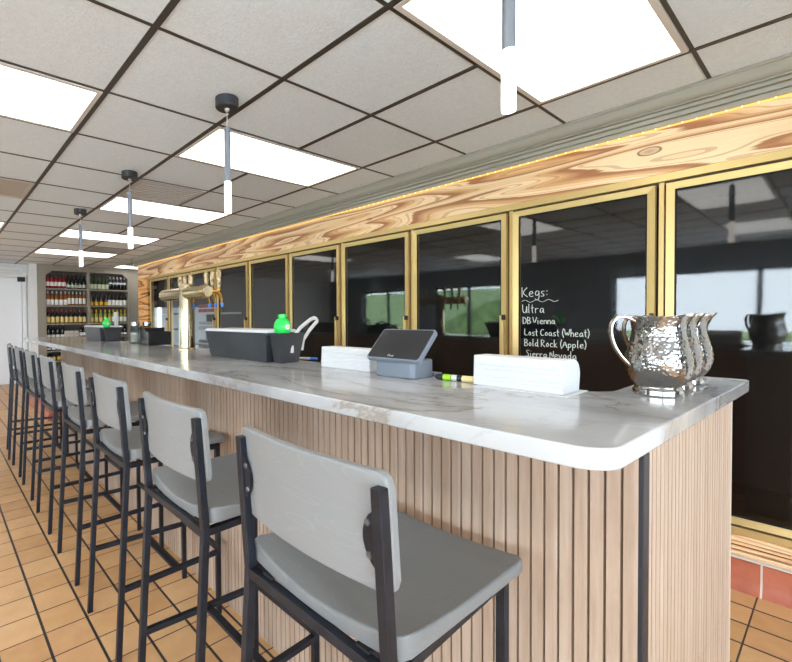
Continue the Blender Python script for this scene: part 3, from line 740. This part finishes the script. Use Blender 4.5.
# till
ti = empty('payment_terminal', (1.30, 1.005, ZC), 'grey payment terminal with a tilted dark screen', 'till')
mb = MB(); poly = rrect(-.018, .105, -.082, .092, .02)
mb.prism(poly, 'z', 0, .063); mb.build('base', m_pos, ti, bevel=.004)
rot = Matrix.Rotation(math.radians(-44), 4, 'Y')
org = Vector((-.034, .003, .064))
def panel(name, m, hw, l0, l1, z0, z1, r, parent, bev=0):
    mb = MB(); pts = rrect(l0, l1, -hw, hw, r); n_ = len(pts)
    f3 = lambda p, z: tuple(org + rot @ Vector((p[0], p[1], z)))
    mb.faces([f3(p, z0) for p in pts]+[f3(p, z1) for p in pts], [tuple(range(n_))[::-1], tuple(range(n_, 2*n_))]+[(i, (i+1) % n_, n_+(i+1) % n_, n_+i) for i in range(n_)])
    return mb.build(name, m, parent, bevel=bev)
pn = panel('screen_housing', m_pos, .116, 0, .150, -.016, .002, .012, ti, .003)
panel('screen', m_screen, .110, .006, .144, .0021, .0032, .009, ti)
lg = MB(); write(lg, 'Clover', lambda u_, v_: tuple(org + rot @ Vector((.012+v_, .022-u_, .0036))), .010, .0005, .9)
lg.build('logo', m_whitep, pn)
MB().box(.104, .150, -.085, -.045, 0, .012).build('card_reader', m_pos, ti, bevel=.003)

# chalk marker
mk = empty('chalk_marker', (1.352, .815, ZC+.0105), 'black chalk marker with green label lying beside the napkin stack', 'marker', rz=.0)
mk.rotation_euler = (0, 0, math.radians(8))
MB().lathe([(0, .062), (.007, .062), (.0095, .056), (.0105, .05), (.0105, -.03), (0, -.03)], n=18, axis='y').build('barrel', m_black, mk)
MB().lathe([(.0107, .035), (.0107, .008)], n=18, axis='y').build('green_label', m_markw, mk)
MB().lathe([(.0107, .006), (.0107, -.012)], n=18, axis='y').build('white_label', m_whitep, mk)
MB().lathe([(0, -.029), (.0108, -.029), (.0108, -.062), (.009, -.066), (0, -.066)], n=18, axis='y').build('cap', m_tan, mk)
# little white and blue pen behind the near organiser
pe = empty('pen', (1.492, 1.735, ZC+.006), 'small white pen with blue end lying beside the near organiser', 'pen', rz=.5)
MB().lathe([(0, .06), (.005, .06), (.006, .05), (.006, -.03), (0, -.03)], n=12, axis='y').build('barrel', m_whitep, pe)
MB().lathe([(0, -.029), (.0062, -.029), (.0062, -.06), (.004, -.066), (0, -.066)], n=12, axis='y').build('blue_end', m_blue, pe)

# bar organisers: long lidded bin with an end cup
def hollow(mb, b, t, zb, zt, th):
    # b,t: bottom / top rectangles (x0,x1,y0,y1)
    def R(r_, i, z): x0, x1, y0, y1 = r_; return [(x0+i, y0+i, z), (x1-i, y0+i, z), (x1-i, y1-i, z), (x0+i, y1-i, z)]
    vs = R(b, 0, zb)+R(t, 0, zt)+R(t, th, zt)+R(b, th, zb+th)
    mb.faces(vs, [(3,2,1,0)]+[(i, (i+1) % 4, 4+(i+1) % 4, 4+i) for i in range(4)]+[(4+i, 4+(i+1) % 4, 8+(i+1) % 4, 8+i) for i in range(4)]+[(8+i, 8+(i+1) % 4, 12+(i+1) % 4, 12+i) for i in range(4)]+[(12, 13, 14, 15)])
def make_organiser():
    e = empty('bar_organiser', (0, 0, ZC), 'x', 'organiser', 'black bar organisers')
    mb = MB(); hollow(mb, (.0, .16, .015, .56), (-.012, .185, 0, .60), 0, .142, .004); mb.build('bin', m_plast, e, bevel=.002)
    MB().box(-.010, .183, -.004, .602, .130, .143).build('rim', m_plast, e, bevel=.003)
    lid = MB(); lid.hexa([(-.016, -.006, .143), (.188, -.006, .143), (.188, .612, .143), (-.016, .612, .143)], [(-.004, .006, .157), (.176, .006, .157), (.176, .598, .157), (-.004, .598, .157)])
    lid.build('lid', m_lid, e, bevel=.003)
    mb = MB(); hollow(mb, (.028, .135, -.066, -.010), (.002, .158, -.088, -.006), 0, .143, .004); mb.build('end_cup', m_plast, e, bevel=.003)
    return e
og = make_organiser(); og.location = (1.250, 1.725, ZC); og['label'] = 'near black bar organiser holding tongs, between beer taps and napkins'
dup(og, (1.262, 4.46, ZC), 0, 'far black bar organiser near the bottle shelves').scale = (1.1, .95, .95)
# lime shaped juice bottles
def make_lime():
    e = empty('juice_bottle', (0, 0, 0), 'x', 'bottle', 'green lime shaped juice bottles')
    MB().lathe([(0, 0), (.02, .002), (.036, .020), (.042, .042), (.039, .062), (.028, .080), (.018, .086), (.018, .092), (0, .092)], n=28).build('bottle_body', m_lime, e)
    MB().lathe([(0, .090), (.021, .090), (.021, .104), (0, .104)], n=20).build('bottle_cap', m_lime, e)
    MB().lathe([(0, 0), (.014, 0), (.014, .002), (0, .002)], (-.0, -.0415, .045), 14, axis='y').build('round_label', m_whitep, e)
    return e
lm = make_lime(); lm.location = (1.302, 1.678, 1.180); lm['label'] = 'green lime juice bottle in the end cup of the near organiser'
MB_l = dup(lm, (1.30, 4.418, 1.182), 0, 'green lime juice bottle in the end cup of the far organiser'); MB_l.scale = (.95, .95, .95)
# tongs
tg = empty('tongs', (1.39, 1.66, 1.10), 'white plastic tongs sticking out of the near organiser', 'tongs')
pts = [(-.045, 0, .02), (-.040, 0, .075)]
arm1 = [(-.052, -.01, .000), (-.048, -.010, .072), (.0, -.008, .118), (.070, -.004, .158), (.098, 0, .166), (.116, 0, .160)]
arm2 = [(.012, -.005, .010), (.024, -.004, .060), (.064, 0, .102), (.100, 0, .134), (.118, 0, .148), (.116, 0, .160)]
MB().tube(arm1, [.008]*6, 8, squash=(.5, 1.2), up=(0, 1, 0)).build('upper_arm', m_whitep, tg)
MB().tube(arm2, [.008]*6, 8, squash=(.5, 1.2), up=(0, 1, 0)).build('lower_arm', m_whitep, tg)
# straws / white cup stack in the far organiser
wsx = empty('straw_bundle', (1.392, 4.425, 1.10), 'upright bundle of white straws in the far organiser', 'straws')
for a in range(7):
    ang = a*2*PI/6; q = .012 if a < 6 else 0
    MB().tube([(q*math.cos(ang), q*math.sin(ang), 0), (q*1.2*math.cos(ang), q*1.2*math.sin(ang), .235)], .007, 8).build('straw', m_whitep, wsx)
# black napkin caddy with two jars behind
cd = empty('napkin_caddy', (1.46, 3.64, ZC), 'glossy black caddy left of the beer tower', 'caddy', rz=-.12)
mb = MB(); hollow(mb, (-.095, .095, -.16, .16), (-.095, .095, -.16, .16), 0, .11, .006); mb.build('box', m_caddy, cd, bevel=.002)
MB().prism([(-.16, .105), (.16, .105), (.16, .135), (.06, .155), (-.08, .11)], 'x', -.0951, -.0895).build('raised_side', m_caddy, cd, smooth=False)
MB().box(-.085, .085, .0, .012, .1, .14).build('divider', m_caddy, cd, smooth=False)
def make_jar():
    e = empty('glass_jar', (0, 0, ZC), 'x', 'jar', 'glass jars behind the caddy')
    MB().lathe([(0, 0), (.042, 0), (.046, .006), (.046, .12), (.036, .145), (.036, .155), (.033, .155), (.033, .145), (.043, .12), (.043, .01), (0, .01)], n=24).build('glass', m_clear, e)
    MB().lathe([(0, .012), (.041, .012), (.041, .09), (0, .09)], n=20).build('contents', mat('jar_contents', (214, 204, 190), .6), e)
    MB().lathe([(0, .155), (.039, .155), (.039, .186), (.036, .19), (0, .19)], n=24).build('jar_lid', m_steel, e)
    return e
jr = make_jar(); jr.location = (1.40, 3.93, ZC); jr['label'] = 'glass jar with metal lid left of the other one behind the caddy'
dup(jr, (1.39, 3.64, ZC)).location = (1.50, 3.915, ZC)
bpy.data.objects['glass_jar.001']['label'] = 'glass jar with metal lid behind the right side of the caddy'

# beer tower
bt = empty('beer_tower', (1.38, 2.87, ZC), 'gold tee shaped beer tap tower with six faucets', 'beer taps')
MB().lathe([(0, 0), (.062, 0), (.062, .006), (.05, .012), (.046, .014), (.046, .440), (.043, .452), (0, .452)], n=36).build('column', m_champ, bt)
MB().lathe([(0, -.315), (.034, -.317), (.042, -.303), (.042, .373), (.034, .380), (0, .378)], (0, 0, .388), 30, axis='y').build('tap_arm', m_champ, bt)
MB().lathe([(.0425, -.300), (.0435, -.298), (.0435, -.275), (.0425, -.273)], (0, 0, .388), 30, axis='y').build('arm_band', m_brass, bt)
m_hand = mat('tap_handle_mottled', (196, 172, 128), .35); n = N(m_hand)
n.col(n.ramp(n.noise(n.coord(), 45, 4), [(.35, (110, 84, 50)), (.55, (200, 176, 132)), (.75, (232, 214, 180))]))
for yy in (-.285, -.200, -.115, .125, .215, .300):
    f_ = MB().tube([(.034, yy, .388), (.085, yy, .388)], .012, 12).tube([(.080, yy, .394), (.110, yy, .370), (.122, yy, .315)], [.017, .015, .009], 12).lathe([(0, .38), (.014, .38), (.016, .40), (.010, .416), (0, .416)], (.098, yy, 0), 14)
    fo = f_.build('faucet', m_brass, bt)
    MB().lathe([(0, .29), (.0085, .290), (.0105, .300), (.0105, .318), (0, .318)], (.1225, yy, 0), 12).build('blue_cap', m_blue, fo)
    MB().lathe([(0, .414), (.007, .414), (.009, .424), (.012, .45), (.0165, .485), (.017, .51), (.0125, .528), (0, .532)], (.098, yy, 0), 16).build('tap_handle', m_hand, fo)

# ------------------------------------------------------------------ far end: white door, bookcase, bottles
dr = struct(empty('door_1', (.78, YF, 0)))
MB().box(-.60, .60, -.035, -.003, .012, 2.09).build('door_leaf', m_doorwhite, dr, bevel=.004)
MB().box(-.68, -.61, -.05, 0, 0, 2.16).box(.61, .68, -.05, 0, 0, 2.16).box(-.61, .61, -.05, 0, 2.10, 2.16).build('door_casing', m_white, dr, smooth=False)
MB().box(.53, .66, -.10, -.051, 2.02, 2.11).build('door_closer', m_black, dr, bevel=.004)
struct(MB().box(1.485, 1.618, 9.98, YF, 0, H).build('trim_4', m_white, smooth=False))
struct(MB().box(3.47, XR, 9.97, YF, 0, H).build('trim_5', m_wallgrey, smooth=False))
pp = tag(MB().tube([(.2, 10.18, 2.27), (1.30, 10.18, 2.27), (1.37, 10.18, 2.25), (1.40, 10.18, 2.18), (1.475, 10.18, 2.17)], .028, 14).build('conduit', m_pipe), 'thick white pipe above the white door', 'pipe')
tag(MB().tube([(.2, 10.2, 2.20), (1.475, 10.2, 2.20)], .013, 10).build('conduit', m_pipe), 'thin white pipe just above the white door frame', 'pipe')
bk = empty('bookcase', (0, 9.95, 0), 'tall taupe built-in bookcase full of bottles at the far wall', 'bookcase')
BX0, BX1, DL, DR, OL, OR = 1.62, 3.468, 2.545, 2.603, 1.77, 3.39
MB().box(BX0, OL, 0, .29, 0, H).build('side_panel', m_shelf, bk, bevel=.004)
MB().box(OR, BX1, 0, .29, 0, H).build('side_panel', m_shelf, bk, bevel=.004)
MB().box(DL, DR, 0, .28, 0, 2.245).build('divider', m_shelf, bk, bevel=.003)
MB().box(OL, OR, 0, .29, 2.245, H).build('top_panel', m_shelf, bk, smooth=False)
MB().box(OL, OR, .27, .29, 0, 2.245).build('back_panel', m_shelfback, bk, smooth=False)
SZ = [1.897, 1.555, 1.185, .905, .635, .43, .10]
for z in SZ:
    MB().box(OL, DL, .0, .27, z-.028, z).build('shelf', m_shelf, bk, bevel=.002)
    MB().box(DR, OR, .0, .27, z-.028, z).build('shelf', m_shelf, bk, bevel=.002)
for (cx, sg) in ((OL, 1), (OR, -1)):
    MB().prism([(cx, 2.245), (cx+sg*.11, 2.245), (cx+sg*.085, 2.21), (cx+sg*.03, 2.175), (cx, 2.145)], 'y', .0, .02).build('corner_bracket', m_shelf, bk, smooth=False)

def bottle_mats():
    d = {}
    def gm(nm, c): d[nm] = mat('bottle_'+nm, c, .12)
    for nm, c in dict(rose=(150, 34, 44), dark=(22, 24, 22), amber=(150, 86, 32), green=(40, 60, 30), yellowgreen=(150, 150, 60), black=(14, 14, 16), clearish=(150, 140, 125), blacklow=(20, 20, 24)).items(): gm(nm, c)
    for nm, c in dict(white=(232, 230, 226), cream=(196, 204, 176), yellow=(222, 196, 122), orange=(226, 150, 70), lav=(206, 202, 214), gold=(232, 176, 40), red=(140, 24, 40), silver=(190, 188, 190), dkred=(150, 30, 40)).items(): d['l_'+nm] = mat('label_'+nm, c, .55)
    return d
BMATS = bottle_mats()
def make_bottle(name, kind, glass, lab, cap, l0, l1, h=.285, r=.0365, label='x'):
    e = empty('wine_bottle', (0, 0, 0), label, 'bottle', kind)
    s_ = h/.285
    MB().lathe([(0, 0), (r*.9, 0), (r, .006), (r, .165*s_), (r*.92, .185*s_), (r*.55, .212*s_), (r*.40, .225*s_), (r*.38, .275*s_), (r*.43, .276*s_), (r*.43, .285*s_), (0, .285*s_)], n=14).build('bottle_glass', BMATS[glass], e)
    MB().lathe([(r*1.02, l0), (r*1.02, l1)], n=14).build('paper_label', BMATS['l_'+lab], e)
    if cap: MB().lathe([(r*.42, .238*s_), (r*.46, .240*s_), (r*.46, .286*s_), (0, .287*s_)], n=12).build('capsule', BMATS[cap] if cap in BMATS else BMATS['l_'+cap], e)
    return e
def row(x0, x1, n_, z, kind, *a, **k):
    pro = make_bottle('wine_bottle', kind, *a, **k)
    for q in range(n_):
        x = x0 + (x1-x0)*q/(n_-1) if n_ > 1 else x0
        loc = (x, 10.03+random.uniform(-.004, .004), z)
        if q == 0: pro.location = loc
        else: dup(pro, loc, random.uniform(0, 6))
A0, A1, B0, B1 = OL+.045, DL-.045, DR+.045, OR-.045
mA, mB_ = (A0+A1)/2, (B0+B1)/2
row(A0, mA-.04, 5, SZ[0], 'rose bottles', 'rose', 'white', 'black', .05, .13, label='rose wine bottle with white label on the top left shelf')
row(mA+.04, A1, 5, SZ[0], 'dark bottles', 'dark', 'cream', None, .025, .085, label='dark bottle with cream label on the top left shelf')
row(A0, mA-.02, 5, SZ[1], 'amber white label bottles', 'amber', 'white', 'silver', .01, .115, label='amber bottle with white label on the second left shelf')
row(mA+.05, A1, 5, SZ[1], 'orange neck bottles', 'amber', 'white', 'silver', .03, .15, label='orange brown bottle with narrow white label on the second left shelf', r=.03)
row(A0, A1, 9, SZ[2], 'yellow label bottles', 'black', 'yellow', 'dkred', .02, .135, label='dark red wine bottle with yellow label on the third left shelf')
row(A0, A0+.26, 4, SZ[3], 'short dark bottles', 'black', 'white', None, .01, .055, .25, label='dark bottle with low white label on the fourth left shelf')
row(A1-.07, A1, 2, SZ[3], 'red capped bottles behind boxes', 'black', 'white', 'dkred', .02, .09, .25, label='red capped dark bottle beside the boxes on the fourth left shelf')
row(B0, mB_-.03, 5, SZ[0], 'dark cream label bottles', 'green', 'cream', None, .015, .115, label='dark green bottle with cream label on the top right shelf')
row(mB_+.04, B1, 5, SZ[0], 'black banded bottles', 'black', 'lav', 'silver', .125, .165, label='black bottle with pale shoulder band on the top right shelf')
row(B0, mB_-.05, 4, SZ[1], 'gold label bottles', 'dark', 'gold', None, .01, .085, label='dark bottle with golden label on the second right shelf')
row(mB_+.02, B1, 5, SZ[1], 'white label dark bottles', 'dark', 'white', None, .01, .125, label='dark bottle with big white label on the second right shelf')
row(B0, mB_+.02, 5, SZ[2], 'yellow green bottles', 'yellowgreen', 'yellow', 'gold', .03, .12, label='yellow green bottle with tan label on the third right shelf')
row(mB_+.1, B1, 4, SZ[2], 'green white bottles', 'yellowgreen', 'white', 'gold', .03, .13, label='green bottle with white label on the third right shelf')
row(B1-.09, B1, 2, SZ[3], 'dark end bottles', 'black', 'white', None, .02, .07, .25, label='dark bottle at the right end of the fourth right shelf')
row(A0, A0+.38, 5, SZ[4], 'lower shelf bottles', 'black', 'white', None, .02, .06, .235, label='dark bottle on the shelf just below the counter level')
row(A0, A0+.38, 5, SZ[5], 'lowest visible bottles', 'dark', 'gold', None, .02, .08, .17, label='small dark bottle with gold label on the shelf under the counter line')
# boxed bottles on the fourth shelf
for q in range(3):
    x = A0+.33+q*.092
    b_ = empty('gift_box', (x, 10.03, SZ[3]), ['left white gift box with orange print on the fourth shelf', 'middle white gift box with orange print on the fourth shelf', 'right white gift box with orange print on the fourth shelf'][q], 'box', 'white gift boxes')
    MB().box(-.042, .042, -.05, .05, 0, .125).build('carton', m_whitep, b_, bevel=.002)
    MB().lathe([(0, 0), (.018, 0), (.018, .001), (0, .001)], (0, -.0512, .065), 14, axis='y').build('orange_print', BMATS['l_orange'], b_)
# red tile curb beyond the bar
struct(MB().prism([(1.10, 0), (1.10, .05), (1.115, .10), (1.38, .10), (1.38, 0)], 'y', 6.2, 8.0).build('baseboard_left', m_red, smooth=False))
